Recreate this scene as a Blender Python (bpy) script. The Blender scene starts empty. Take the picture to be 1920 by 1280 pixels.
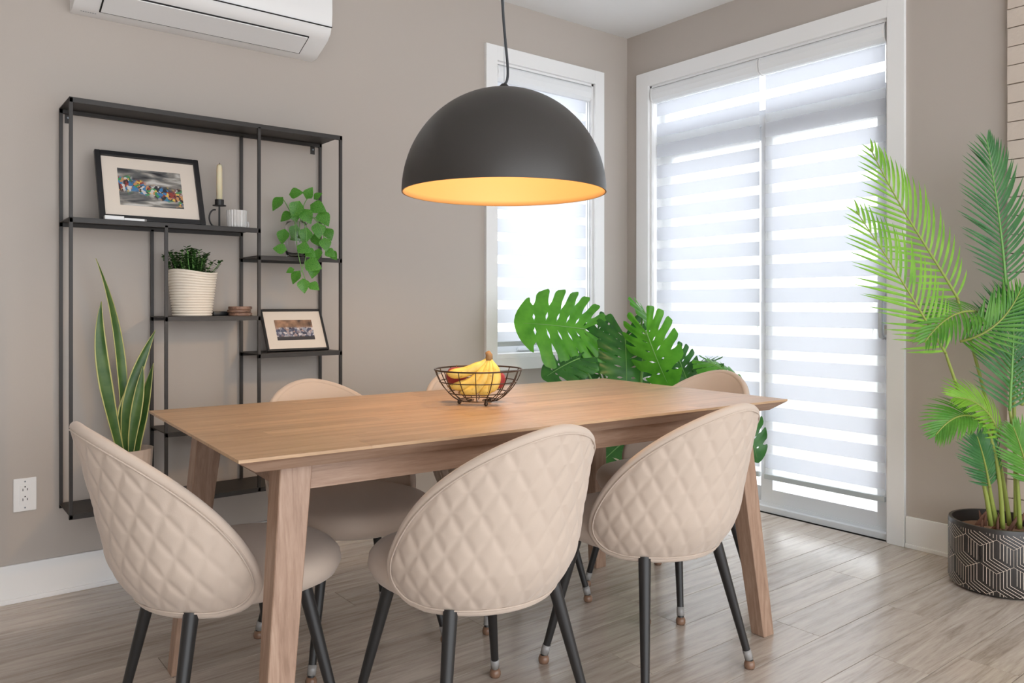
import bpy, bmesh, math, random
from mathutils import Vector, Matrix
random.seed(7)
PI = math.pi
sc = bpy.context.scene
COL = sc.collection

# ---------------------------------------------------------------- camera
F = 1473.5; Y0 = 571.8; YAW = math.radians(38.33); CAM = Vector((-3.589, -3.386, 1.087))
cd = bpy.data.cameras.new('camera'); cam = bpy.data.objects.new('camera', cd); COL.objects.link(cam)
cam.location = CAM; cam.rotation_euler = (PI/2, 0, -YAW)
cd.sensor_width = 36; cd.sensor_fit = 'HORIZONTAL'; cd.lens = F/1920*36
cd.shift_y = -(640-Y0)/1920; cd.clip_start = .05
sc.camera = cam
FW = Vector((math.sin(YAW), math.cos(YAW), 0)); RT = Vector((math.cos(YAW), -math.sin(YAW), 0))
def at(px, py, depth):            # world point seen at a photo pixel, at a given distance
    return CAM + FW*depth + RT*((px-960)/F*depth) + Vector((0, 0, -(py-Y0)/F*depth))

def on_y(px, py, y):               # world point seen at a photo pixel, on the vertical plane y
    d = FW + RT*((px-960)/F) - Vector((0, 0, (py-Y0)/F))
    return CAM + d*((y-CAM.y)/d.y)

# ---------------------------------------------------------------- light
w = bpy.data.worlds.new('overcast_sky'); sc.world = w; w.use_nodes = True
bg = w.node_tree.nodes['Background']; bg.inputs[0].default_value = (.93, .965, 1, 1); bg.inputs[1].default_value = 1.0
sc.view_settings.view_transform = 'Standard'; sc.view_settings.look = 'None'
sc.view_settings.gamma = 1; sc.view_settings.use_curve_mapping = False
sc.view_settings.exposure = 1.9

# ---------------------------------------------------------------- helpers
def lin(c): return tuple((x/12.92 if x <= .04045 else ((x+.055)/1.055)**2.4) for x in (v/255 for v in c))
def mat(name, col=None, rough=.6, srgb=None, metal=0, spec=.5, bump=None, **kw):
    m = bpy.data.materials.new(name); m.use_nodes = True
    nt = m.node_tree; b = nt.nodes['Principled BSDF']
    c = lin(srgb) if srgb else col
    b.inputs['Base Color'].default_value = (*c, 1); b.inputs['Roughness'].default_value = rough
    b.inputs['Metallic'].default_value = metal; b.inputs['Specular IOR Level'].default_value = spec
    for k, v in kw.items(): b.inputs[k].default_value = v
    if bump:                                              # (scale, strength, distance)
        tc = nt.nodes.new('ShaderNodeTexCoord'); n = nt.nodes.new('ShaderNodeTexNoise'); n.inputs['Scale'].default_value = bump[0]; n.inputs['Detail'].default_value = 4
        bp = nt.nodes.new('ShaderNodeBump'); bp.inputs['Strength'].default_value = bump[1]; bp.inputs['Distance'].default_value = bump[2]
        nt.links.new(tc.outputs['Object'], n.inputs['Vector']); nt.links.new(n.outputs['Fac'], bp.inputs['Height']); nt.links.new(bp.outputs['Normal'], b.inputs['Normal'])
    return m
def N(m, t, **kw):
    n = m.node_tree.nodes.new(t)
    for k, v in kw.items():
        if k in n.inputs: n.inputs[k].default_value = v
        else: setattr(n, k, v)
    return n
def L(m, a, b): m.node_tree.links.new(a, b)
def ramp(m, stops, fac):
    r = N(m, 'ShaderNodeValToRGB'); e = r.color_ramp.elements
    while len(e) < len(stops): e.new(.5)
    for el, (p, c) in zip(e, stops): el.position = p; el.color = (*c, 1)
    L(m, fac, r.inputs[0]); return r.outputs[0]
def wood(name, c_dark, c_mid, c_light, grain_axis='X', scale=1., rough=.45, rand=.25, bump=.15):
    m = mat(name, c_mid, rough); b = m.node_tree.nodes['Principled BSDF']
    tc = N(m, 'ShaderNodeTexCoord'); oi = N(m, 'ShaderNodeObjectInfo')
    mp = N(m, 'ShaderNodeMapping'); s = {'X': (1.2, 16, 16), 'Y': (16, 1.2, 16), 'Z': (16, 16, 1.2)}[grain_axis]
    mp.inputs['Scale'].default_value = tuple(v*scale for v in s)
    off = N(m, 'ShaderNodeVectorMath', operation='SCALE'); off.inputs[0].default_value = (37, 23, 51); L(m, oi.outputs['Random'], off.inputs['Scale'])
    add = N(m, 'ShaderNodeVectorMath', operation='ADD'); L(m, tc.outputs['Object'], mp.inputs[0]); L(m, mp.outputs[0], add.inputs[0]); L(m, off.outputs[0], add.inputs[1])
    n1 = N(m, 'ShaderNodeTexNoise', Scale=1.0, Detail=6, Roughness=.62, Distortion=1.2); L(m, add.outputs[0], n1.inputs['Vector'])
    n2 = N(m, 'ShaderNodeTexNoise', Scale=7.0, Detail=3, Roughness=.6); L(m, add.outputs[0], n2.inputs['Vector'])
    mx = N(m, 'ShaderNodeMath', operation='MULTIPLY_ADD'); mx.inputs[1].default_value = .35; L(m, n2.outputs['Fac'], mx.inputs[0]); L(m, n1.outputs['Fac'], mx.inputs[2])
    col = ramp(m, [(.45, c_dark), (.65, c_mid), (.88, c_light)], mx.outputs[0])
    hs = N(m, 'ShaderNodeHueSaturation'); L(m, col, hs.inputs['Color'])
    mr = N(m, 'ShaderNodeMapRange'); mr.inputs['To Min'].default_value = 1-rand; mr.inputs['To Max'].default_value = 1+rand
    L(m, oi.outputs['Random'], mr.inputs['Value']); L(m, mr.outputs[0], hs.inputs['Value']); L(m, hs.outputs[0], b.inputs['Base Color'])
    bp = N(m, 'ShaderNodeBump', Strength=bump, Distance=.002); L(m, mx.outputs[0], bp.inputs['Height']); L(m, bp.outputs[0], b.inputs['Normal'])
    return m
def finish(name, bm, m, parent=None, smooth=False, loc=None, kind=None):
    me = bpy.data.meshes.new(name); bmesh.ops.recalc_face_normals(bm, faces=bm.faces[:]); bm.to_mesh(me); bm.free()
    return place(name, me, m, parent, smooth, loc, kind)
def place(name, me, m, parent=None, smooth=False, loc=None, kind=None):
    if m and not me.materials: me.materials.append(m)
    if smooth: me.polygons.foreach_set('use_smooth', [True]*len(me.polygons))
    o = bpy.data.objects.new(name, me); COL.objects.link(o)
    if parent: o.parent = parent
    if loc: o.location = loc
    if kind: o['kind'] = kind
    return o
def auto_smooth(o, ang=40):
    me = o.data; me.polygons.foreach_set('use_smooth', [True]*len(me.polygons)); me.set_sharp_from_angle(angle=math.radians(ang)); return o
def box(bm, x0, y0, z0, x1, y1, z1, bev=0):
    x0, x1 = sorted((x0, x1)); y0, y1 = sorted((y0, y1)); z0, z1 = sorted((z0, z1))
    r = bmesh.ops.create_cube(bm, size=1); vs = r['verts']
    for v in vs: v.co = Vector(((x0+x1)/2+v.co.x*(x1-x0), (y0+y1)/2+v.co.y*(y1-y0), (z0+z1)/2+v.co.z*(z1-z0)))
    if bev:
        es = {e for v in vs for e in v.link_edges}; bmesh.ops.bevel(bm, geom=list(es), offset=bev, segments=2, affect='EDGES', profile=.7)
def hull(bm, quad0, quad1):       # loft between two rings
    a = [bm.verts.new(p) for p in quad0]; b = [bm.verts.new(p) for p in quad1]; n = len(a)
    for i in range(n): bm.faces.new((a[i], a[(i+1) % n], b[(i+1) % n], b[i]))
    bm.faces.new(a[::-1]); bm.faces.new(b)
def tube(bm, pts, rad, n=8, closed=False, cap=True):
    pts = [Vector(p) for p in pts]; rings = []; k = len(pts)
    up = None
    for i, p in enumerate(pts):
        if closed: t = pts[(i+1) % k]-pts[i-1]
        else: t = pts[min(i+1, k-1)]-pts[max(i-1, 0)]
        t.normalize()
        if up is None: up = t.orthogonal().normalized()
        else:
            up = up - t*up.dot(t)
            up = up.normalized() if up.length > 1e-5 else t.orthogonal().normalized()
        s = t.cross(up); r = rad[i] if isinstance(rad, (list, tuple)) else rad
        rings.append([bm.verts.new(p+(up*math.cos(2*PI*j/n)+s*math.sin(2*PI*j/n))*r) for j in range(n)])
    for i in range(k if closed else k-1):
        A, B = rings[i], rings[(i+1) % k]
        for j in range(n): bm.faces.new((A[j], A[(j+1) % n], B[(j+1) % n], B[j]))
    if cap and not closed: bm.faces.new(rings[0][::-1]); bm.faces.new(rings[-1])
def lathe(bm, prof, n=32, c=(0, 0, 0), sx=1, sy=1):
    rings = []
    for r, z in prof:
        if r < 1e-6: rings.append([bm.verts.new((c[0], c[1], c[2]+z))])
        else: rings.append([bm.verts.new((c[0]+r*sx*math.cos(2*PI*j/n), c[1]+r*sy*math.sin(2*PI*j/n), c[2]+z)) for j in range(n)])
    for A, B in zip(rings, rings[1:]):
        for j in range(n):
            q = [A[j % len(A)], A[(j+1) % len(A)], B[(j+1) % len(B)], B[j % len(B)]]
            q = list(dict.fromkeys(q))
            if len(q) > 2: bm.faces.new(q)
def grid(bm, f, nu, nv, uv=None):
    V = [[bm.verts.new(f(i/nu, j/nv)) for i in range(nu+1)] for j in range(nv+1)]
    lay = bm.loops.layers.uv.verify() if uv else None
    for j in range(nv):
        for i in range(nu):
            try: fc = bm.faces.new((V[j][i], V[j][i+1], V[j+1][i+1], V[j+1][i]))
            except ValueError: continue
            if uv:
                for lp, (a, b) in zip(fc.loops, ((i, j), (i+1, j), (i+1, j+1), (i, j+1))): lp[lay].uv = (a/nu, b/nv)
    return V
def bez(p, n):
    p = [Vector(q) for q in p]; out = []
    for i in range(n+1):
        q = p[:]; t = i/n
        while len(q) > 1: q = [a.lerp(b, t) for a, b in zip(q, q[1:])]
        out.append(q[0])
    return out
def thing(name, label, cat, loc=(0, 0, 0), rotz=0, group=None):
    o = bpy.data.objects.new(name, None); COL.objects.link(o); o.location = loc; o.rotation_euler = (0, 0, rotz); o.empty_display_size = .05
    return tag(o, label, cat, group)
def tag(o, label, cat, group=None):
    o['label'] = label; o['category'] = cat
    if group: o['group'] = group
    return o
def struct(name, bm, m, parent=None, smooth=False):
    return finish(name, bm, m, parent, smooth, kind=None if parent else 'structure')
def copy_tree(o, parent=None):
    c = o.copy(); COL.objects.link(c)
    if parent: c.parent = parent
    for ch in list(o.children): copy_tree(ch, c)
    return c

# ---------------------------------------------------------------- materials
m_wall = mat('wall_paint', srgb=(185, 176, 168), rough=.55, spec=.3, bump=(220, .08, .002))
m_ceil = mat('ceiling_paint', srgb=(236, 236, 236), rough=.8)
m_trim = mat('trim_paint', srgb=(240, 240, 240), rough=.4)
m_plank = wood('oak_laminate', (.31, .25, .205), (.48, .405, .345), (.60, .52, .45), 'X', 1.5, .24, .08, .10)
m_plank.node_tree.nodes['Principled BSDF'].inputs['Specular IOR Level'].default_value = .9
m_sub = mat('underlay', (.06, .05, .045), .9)
m_table = wood('whitewashed_acacia', (.25, .15, .10), (.34, .215, .15), (.43, .295, .215), 'X', 2.2, .45, .0, .2)
m_tableleg = wood('whitewashed_acacia_leg', (.25, .15, .10), (.34, .215, .15), (.43, .295, .215), 'Z', 2.2, .45, .08, .2)
m_stave = wood('acacia_stave', (.36, .215, .115), (.47, .30, .17), (.56, .375, .23), 'X', 1.4, .38, .10, .08)
m_fabric = mat('linen_fabric', srgb=(197, 180, 166), rough=.95, spec=.1, bump=(900, .35, .001))
m_fabric.node_tree.nodes['Principled BSDF'].inputs['Sheen Weight'].default_value = .25
m_black = mat('black_metal', (.018, .017, .017), .42, spec=.5)
m_shelf = mat('shelf_metal', (.028, .024, .022), .5, bump=(60, .1, .001))
m_cap = mat('foot_cap_plastic', (.30, .17, .11), .2, **{'Transmission Weight': .25})
m_clear = mat('foot_sleeve', (.75, .72, .70), .15, **{'Transmission Weight': .6})
m_white = mat('white_plastic', srgb=(240, 240, 240), rough=.35)
m_dark = mat('dark_gap', (.01, .01, .01), .8)

# ---------------------------------------------------------------- room shell
H = 2.74; XW = -5.6; YW = -5.4; T = .16
bm = bmesh.new(); box(bm, XW, YW, -.08, T, T, -.013); floor = struct('floor', bm, m_sub)
PWID = .17; row = 0; y = -1.653 + PWID*9.0 + .0
rnd = random.Random(3)
ymax = 0.0
rows = []
yy = -1.653
while yy < 0: yy += PWID
while yy > YW: rows.append((yy-PWID, min(yy, 0.0))); yy -= PWID
for (ya, yb) in rows:
    x = XW + rnd.uniform(-1.2, 0)
    while x < 0:
        xa, xb = max(x, XW), min(x+1.26, 0.0); x += 1.26
        if xb-xa < .02: continue
        bm = bmesh.new(); g = .0009; l, wd = (xb-xa)/2-g, (yb-ya)/2-g
        box(bm, -l, -wd, -.012, l, wd, 0, .0012)
        finish('plank', bm, m_plank, floor, loc=((xa+xb)/2, (ya+yb)/2, 0))
bm = bmesh.new(); box(bm, XW, YW, H, T, T, H+.1); struct('ceiling', bm, m_ceil)
# wall with the small window (far left wall, plane y=0)
WX0, WX1, WZ0, WZ1 = -1.026, -.294, .80, 2.405
bm = bmesh.new()
box(bm, XW, 0, 0, WX0, T, H); box(bm, WX1, 0, 0, T, T, H); box(bm, WX0, 0, 0, WX1, T, WZ0); box(bm, WX0, 0, WZ1, WX1, T, H)
struct('wall_left', bm, m_wall)
# wall with the patio door (plane x=0)
DY0, DY1, DZ1 = -.188, -1.632, 2.402
bm = bmesh.new()
box(bm, 0, 0, 0, T, DY0, H); box(bm, 0, DY1, 0, T, YW, H); box(bm, 0, DY0, DZ1, T, DY1, H)
wall_right = struct('wall_right', bm, m_wall)
bm = bmesh.new(); box(bm, XW-T, YW, 0, XW, T, H); struct('wall_back_added', bm, m_wall)  # out-of-view wall, added to cut the ambient sky light indoors
# baseboards
def base(name, segs):
    bm = bmesh.new()
    for s in segs: box(bm, *s, .004)
    struct(name, bm, m_trim)
base('baseboard_left', [(XW, 0, 0, 0, -.014, .14), (XW, 0, 0, -.0, -.02, .018)])
base('baseboard_right', [(0, -1.712, 0, -.014, YW, .14), (0, -1.712, 0, -.02, YW, .018), (0, -.015, 0, -.014, -.094, .14)])
# casings
bm = bmesh.new(); c = .02
for b_ in ((WX0-.075, -c, WZ0-.067, WX0, 0, WZ1+.08), (WX1, -c, WZ0-.067, WX1+.075, 0, WZ1+.08), (WX0, -c, WZ1, WX1, 0, WZ1+.08), (WX0, -c, WZ0-.067, WX1, 0, WZ0)): box(bm, *b_, .002)
box(bm, WX0, 0, WZ0, WX0+.012, T, WZ1); box(bm, WX1-.012, 0, WZ0, WX1, T, WZ1); box(bm, WX0, 0, WZ1-.012, WX1, T, WZ1); box(bm, WX0, -.0, WZ0, WX1, T, WZ0+.02)
struct('trim_1', bm, m_trim)
bm = bmesh.new()
for b_ in ((-c, DY0+.094, 0, 0, DY0, DZ1+.085), (-c, DY1, 0, 0, DY1-.078, DZ1+.085), (-c, DY0, DZ1, 0, DY1, DZ1+.085)): box(bm, *b_, .002)
box(bm, 0, DY0, 0, T, DY0-.012, DZ1); box(bm, 0, DY1, 0, T, DY1+.012, DZ1); box(bm, 0, DY0, DZ1-.012, T, DY1, DZ1)
struct('trim_2', bm, m_trim)
# glazing
m_glass = mat('window_glass', (1, 1, 1), 0)
nt = m_glass.node_tree; nt.nodes.remove(nt.nodes['Principled BSDF'])
tr = N(m_glass, 'ShaderNodeBsdfTransparent'); gl = N(m_glass, 'ShaderNodeBsdfGlossy', Roughness=.02); mxs = N(m_glass, 'ShaderNodeMixShader', Fac=.05)
L(m_glass, tr.outputs[0], mxs.inputs[1]); L(m_glass, gl.outputs[0], mxs.inputs[2]); L(m_glass, mxs.outputs[0], nt.nodes['Material Output'].inputs[0])
m_vinyl = mat('vinyl_frame', srgb=(225, 228, 232), rough=.4)
m_rail_h = mat('handle_grey', srgb=(200, 205, 210), rough=.35)
m_vgrey = mat('grey_rail', srgb=(140, 148, 155), rough=.4)
def pane_frame(name, a0, a1, z0, z1, d, axis, wdt, parent=None):
    bm = bmesh.new()
    def bx(p0, p1, q0, q1, dd=.04):
        if axis == 'x': box(bm, p0, d, q0, p1, d+dd, q1, .002)
        else: box(bm, d, p0, q0, d+dd, p1, q1, .002)
    bx(a0, a0+wdt, z0, z1); bx(a1-wdt, a1, z0, z1); bx(a0+wdt, a1-wdt, z0, z0+wdt*1.2); bx(a0+wdt, a1-wdt, z1-wdt, z1)
    o = finish(name, bm, m_vinyl, parent)
    bm = bmesh.new()
    if axis == 'x': box(bm, a0+wdt, d+.018, z0+wdt*1.2, a1-wdt, d+.022, z1-wdt)
    else: box(bm, d+.018, a0+wdt, z0+wdt*1.2, d+.022, a1-wdt, z1-wdt)
    finish('pane', bm, m_glass, o)
    return o
o = pane_frame('window_1', WX0+.012, WX1-.012, WZ0+.02, WZ1-.012, .10, 'x', .045); o['kind'] = 'structure'
bm = bmesh.new(); box(bm, -.80, .085, WZ0+.03, -.66, .1, WZ0+.045, .003); finish('latch', bm, m_vinyl, o)
bm = bmesh.new(); box(bm, .02, DY0-.012, 0, .15, DY1+.012, .03, .003); box(bm, .05, DY0-.012, .03, .06, DY1+.012, .045); box(bm, .1, DY0-.012, .03, .11, DY1+.012, .045)
box(bm, .06, DY0-.012, 2.045, .14, DY1+.012, 2.10)
door = struct('door_1', bm, m_vinyl)
pane_frame('fixed_panel', -.98, DY0-.012, .03, 2.045, .098, 'y', .07, door)
slid = pane_frame('sliding_panel', DY1+.012, -.92, .03, 2.045, .055, 'y', .07, door)
pane_frame('transom', DY1+.012, DY0-.012, 2.10, DZ1-.012, .09, 'y', .03, door)
bm = bmesh.new(); tube(bm, [(.05, -1.585, 1.13), (.02, -1.585, 1.12), (.012, -1.585, 1.08), (.012, -1.585, .98), (.02, -1.585, .94), (.05, -1.585, .93)], .010, 8)
finish('door_handle', bm, m_rail_h, slid, True)
# brick cladding at the right
m_brick = mat('white_brick', srgb=(203, 190, 178), rough=.85, bump=(45, .5, .004))
m_mortar = mat('mortar', srgb=(150, 140, 130), rough=.9)
bm = bmesh.new(); box(bm, -.012, -2.131, 0, 0, -3.6, H); clad = finish('trim_3', bm, m_mortar, kind='structure')
bm = bmesh.new(); box(bm, -.011, -.118, -.0365, .011, .118, .0365, .003); bme = bpy.data.meshes.new('brick'); bm.to_mesh(bme); bm.free(); bme.materials.append(m_brick)
bm = bmesh.new(); box(bm, -.011, -.058, -.0365, .011, .058, .0365, .003); bmh = bpy.data.meshes.new('half_brick'); bm.to_mesh(bmh); bm.free(); bmh.materials.append(m_brick)
for r in range(36):
    z = .0385 + r*.0762; yb = -2.128
    if z > H-.03: break
    seq = [bmh]+[bme]*5 if r % 2 else [bme]*6
    for me in seq:
        wd = .116 if me is bmh else .236
        o = place('brick', me, m_brick, clad, loc=(-.016-rnd.uniform(0, .004), yb-wd/2, z)); yb -= wd+.004
# outside
m_deck = mat('deck_boards', srgb=(190, 188, 184), rough=.8)
bm = bmesh.new(); box(bm, T, -8, -.3, 14, 14, -.12); box(bm, -8, T+.001, -.3, T, 14, -.12); struct('floor_outside', bm, m_deck)
m_fence = mat('painted_fence', srgb=(205, 208, 205), rough=.8)
fence = thing('garden_fence', 'pale board fence seen faintly through the patio door blinds', 'fence', (4.2, 0, -.12))
bm = bmesh.new(); box(bm, -.01, -.068, 0, .01, .068, 1.25, .003); fme = bpy.data.meshes.new('board'); bm.to_mesh(fme); bm.free(); fme.materials.append(m_fence)
for i in range(40): place('board', fme, m_fence, fence, loc=(0, -2.2+i*.15, 0))
bm = bmesh.new(); box(bm, .011, -2.3, .25, .05, 3.8, .33); box(bm, .011, -2.3, .95, .05, 3.8, 1.03); finish('rail', bm, m_fence, fence)

# ---------------------------------------------------------------- zebra blinds
def fabric_mat(name, trans, col, tl):
    m = mat(name, col, .9); nt = m.node_tree; b = nt.nodes['Principled BSDF']; out = nt.nodes['Material Output']
    t = N(m, 'ShaderNodeBsdfTranslucent'); t.inputs[0].default_value = (*col, 1); a = N(m, 'ShaderNodeMixShader', Fac=tl); L(m, b.outputs[0], a.inputs[1]); L(m, t.outputs[0], a.inputs[2])
    tp = N(m, 'ShaderNodeBsdfTransparent'); c_ = N(m, 'ShaderNodeMixShader', Fac=trans); L(m, a.outputs[0], c_.inputs[1]); L(m, tp.outputs[0], c_.inputs[2]); L(m, c_.outputs[0], out.inputs[0])
    return m
m_opq = fabric_mat('blind_opaque', .0, (.86, .88, .92), .55)
m_shr = fabric_mat('blind_sheer', .68, (.88, .90, .92), .5)
m_cass = mat('blind_cassette', srgb=(236, 238, 240), rough=.5)
m_rail = mat('blind_bottom_rail', srgb=(190, 197, 200), rough=.4)
def blind(label, axis, a0, a1, d, ztop, zbot, zphase, side_chain):
    t = thing('zebra_blind', label, 'window blind', ((a0+a1)/2, d, zbot) if axis == 'x' else (d, (a0+a1)/2, zbot))
    hw = abs(a1-a0)/2; dr = -1 if axis == 'x' else 1       # into the room is -y or -x
    def bx(bm, p0, p1, d0, d1, q0, q1, bev=0):
        if axis == 'x': box(bm, p0, d0, q0, p1, d1, q1, bev)
        else: box(bm, d0, p0, q0, d1, p1, q1, bev)
    zt = ztop-zbot
    bm = bmesh.new()
    prof = [(.03, 0), (-.028, 0), (-.04, -.012), (-.044, -.04), (-.038, -.07), (-.02, -.085), (.03, -.085)]
    A = []
    for s in (-hw, hw):
        A.append([(s, p, zt+q) if axis == 'x' else (p, s, zt+q) for p, q in prof])
    hull(bm, *A); cs = finish('cassette', bm, m_cass, t)
    for s in (-hw, hw):
        bm = bmesh.new(); B = []
        for e in (s-.003, s+.003): B.append([(e, p*1.04, zt+q*1.03+.001) if axis == 'x' else (p*1.04, e, zt+q*1.03+.001) for p, q in prof])
        hull(bm, *B); finish('end_cap', bm, m_white, cs)
    P, OH = .1244, .076
    z = zt-.08; k0 = math.floor((ztop-zphase)/P)+1
    edges = []
    k = k0
    while True:
        c_ = zphase+k*P-zbot; edges += [(c_+OH/2, c_-OH/2, 1), (c_-OH/2, c_-P+OH/2, 0)]
        k -= 1
        if c_ < 0: break
    mesh_cache = {}
    for hi, lo, op in edges:
        hi, lo = min(hi, zt-.07), max(lo, .012)
        if hi-lo < .004: continue
        key = (round(hi-lo, 4), op)
        if key not in mesh_cache:
            bm = bmesh.new(); h2 = (hi-lo)/2; bx(bm, -hw+.012, hw-.012, -.0006, .0006, -h2, h2); me = bpy.data.meshes.new('band'); bm.to_mesh(me); bm.free(); me.materials.append(m_opq if op else m_shr); mesh_cache[key] = me
        place('opaque_band' if op else 'sheer_band', mesh_cache[key], None, t, loc=(0, 0, (hi+lo)/2))
    bm = bmesh.new(); bx(bm, -hw+.01, hw-.01, -.01, .01, -.012, .014, .004); finish('bottom_rail', bm, m_rail, t)
    if side_chain:
        s = side_chain*(hw+.004); pts = [(s, -.02, zt-.06), (s, -.02, .80-zbot+.2)]; p2 = [(s, .0, .80-zbot+.2), (s, .0, zt-.06)]
        bm = bmesh.new()
        for a, b in ((pts[0], pts[1]), (p2[0], p2[1])):
            q = [a, b]
            if axis != 'x': q = [(v[1], v[0], v[2]) for v in q]
            tube(bm, q, .0018, 6)
        finish('pull_chain', bm, m_vgrey, t)
        zc = .97-zbot; bm = bmesh.new(); bx(bm, s-.007, s+.007, -.03, .01, zc-.02, zc+.025, .002); finish('chain_tensioner', bm, m_clear, t)
    return t
blind('white zebra blind on the narrow window behind the black lamp', 'x', WX0+.016, WX1-.016, .035, WZ1-.014, .872, 1.40, 1)
blind('left-hand zebra blind on the patio door, nearest the room corner', 'y', -.94, DY0-.016, .03, DZ1-.014, .19, 1.014, 0)
blind('right-hand zebra blind on the patio door, beside the palm', 'y', DY1+.02, -.952, .03, DZ1-.014, .185, 1.014, -1)

# ---------------------------------------------------------------- air conditioner
ac = thing('air_conditioner', 'white wall-mounted split air conditioner above the metal shelf', 'air conditioner', (-2.567, 0, 2.197))
prof = [(0, 0), (-.055, .002), (-.075, .012), (-.165, .05), (-.195, .075), (-.21, .11), (-.214, .16), (-.212, .27), (-.19, .30), (0, .303)]
bm = bmesh.new(); hw = .488
hull(bm, [(-hw, a, b) for a, b in prof], [(hw, a, b) for a, b in prof]); body = auto_smooth(finish('body', bm, m_white, ac), 35)
bm = bmesh.new(); hull(bm, [(-.40, a, b) for a, b in ((-.066, .004), (-.17, .049), (-.17, .056), (-.066, .012))], [(.40, a, b) for a, b in ((-.066, .004), (-.17, .049), (-.17, .056), (-.066, .012))]); finish('outlet_gap', bm, m_dark, ac)
bm = bmesh.new(); hull(bm, [(-.395, a, b) for a, b in ((-.072, .0035), (-.168, .0445), (-.168, .053), (-.072, .012))], [(.395, a, b) for a, b in ((-.072, .0035), (-.168, .0445), (-.168, .053), (-.072, .012))]); finish('louver', bm, m_white, ac)
bm = bmesh.new(); box(bm, -.41, -.2148, .0985, .488, -.2, .1005); finish('panel_seam', bm, m_dark, ac)
bm = bmesh.new(); box(bm, -.488, -.2, .0985, -.484, -.1, .1005)
for i in range(7): box(bm, -.46+i*.008, -.0505, .0012, -.455+i*.008, -.046, .0006)
finish('maker_mark', bm, m_vgrey, ac)

# ---------------------------------------------------------------- metal wall shelf
SX = [-3.087, -2.767, -2.408, -2.046]; SF = -.225; SB = -.012; SZ0, SZ1 = .327, 1.826
sh = thing('metal_wall_shelf', 'black open metal frame shelf hung on the greige wall', 'shelf', (SX[0], 0, SZ0))
def sbox(name, x0, x1, y0, y1, z0, z1, parent=sh):
    bm = bmesh.new(); box(bm, x0-SX[0], y0, z0-SZ0, x1-SX[0], y1, z1-SZ0, .0008); return finish(name, bm, m_shelf, parent)
q = .0058
def post(x, y, z0, z1): return sbox('post', x-q, x+q, y-q, y+q, z0, z1)
for y in (SF, SB-q): post(SX[0], y, SZ0, SZ1); post(SX[3], y, SZ0, SZ1); post(SX[2], y, SZ0, SZ1-.012); post(SX[1], y, SZ0, 1.39)
def shelf_board(x0, x1, z, lip=.018):
    o = sbox('shelf_board', x0-q, x1+q, SF-q, SB, z-.004, z)
    for y in (SF, SB-q):
        bm = bmesh.new(); box(bm, x0-q-SX[0], y-q, z-lip-SZ0, x1+q-SX[0], y+q, z-.004-SZ0); finish('edge_rail', bm, m_shelf, o)
for a, b, z in ((0, 3, SZ1), (0, 3, SZ0+.016), (0, 2, 1.400), (2, 3, 1.290), (1, 2, 1.043), (2, 3, .888), (1, 2, .602)): shelf_board(SX[a], SX[b], z)
for x in (SX[0]+.025, SX[3]-.03):
    b_ = sbox('bracket', x-.01, x+.01, -.004, -.0, SZ1-.05, SZ1-.015)
    bm = bmesh.new(); tube(bm, [(x-SX[0], -.004, SZ1-.03-SZ0), (x-SX[0], -.009, SZ1-.03-SZ0)], .004, 8); finish('screw', bm, m_vgrey, b_)

# ---------------------------------------------------------------- dining table
TH = .775; TL, TW = 1.79, .912; TROT = math.radians(-3.2); TC = (-2.122, -1.402, 0)
tb = thing('dining_table', 'whitewashed wooden dining table with splayed legs in the middle of the room', 'table', TC, TROT)
hl, hw = TL/2, TW/2; ins = .046
bm = bmesh.new(); hull(bm, [(-hl+ins, -hw+ins*.8, TH-.036), (hl-ins, -hw+ins*.8, TH-.036), (hl-ins, hw-ins*.8, TH-.036), (-hl+ins, hw-ins*.8, TH-.036)], [(-hl+.001, -hw+.001, TH-.007), (hl-.001, -hw+.001, TH-.007), (hl-.001, hw-.001, TH-.007), (-hl+.001, hw-.001, TH-.007)])
top = finish('tabletop', bm, m_table, tb)
nr = 11; rr = random.Random(11); sw = TW/nr
for r in range(nr):
    cuts = [-hl]; x = -hl+rr.uniform(.12, .5)
    while x < hl-.1: cuts.append(x); x += rr.uniform(.35, .62)
    cuts.append(hl)
    for xa, xb in zip(cuts, cuts[1:]):
        bm = bmesh.new(); l = (xb-xa)/2-.0001; box(bm, -l, -sw/2+.0001, -.007, l, sw/2-.0001, 0, .0004)
        finish('stave', bm, m_stave, top, loc=((xa+xb)/2, -hw+(r+.5)*sw, TH))
for sx in (-1, 1):
    for sy in (-1, 1):
        bm = bmesh.new()
        tx, ty, bx_, by_ = sx*(hl-.145), sy*(hw-.105), sx*.822, sy*.412
        def sq(cx, cy, h_, z): return [(cx-h_, cy-h_, z), (cx+h_, cy-h_, z), (cx+h_, cy+h_, z), (cx-h_, cy+h_, z)]
        hull(bm, sq(bx_, by_, .026, 0), sq(tx, ty, .036, TH-.036)); bmesh.ops.bevel(bm, geom=bm.edges[:], offset=.002, segments=1, affect='EDGES')
        finish('leg', bm, m_tableleg, tb)
for s in (-1, 1):
    bm = bmesh.new(); box(bm, -(hl-.175), s*(hw-.09), TH-.098, hl-.175, s*(hw-.115), TH-.036, .001); finish('apron', bm, m_table, tb)
    bm = bmesh.new(); box(bm, s*(hl-.13), -(hw-.135), TH-.098, s*(hl-.155), hw-.135, TH-.036, .001); finish('apron', bm, m_table, tb)

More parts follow.
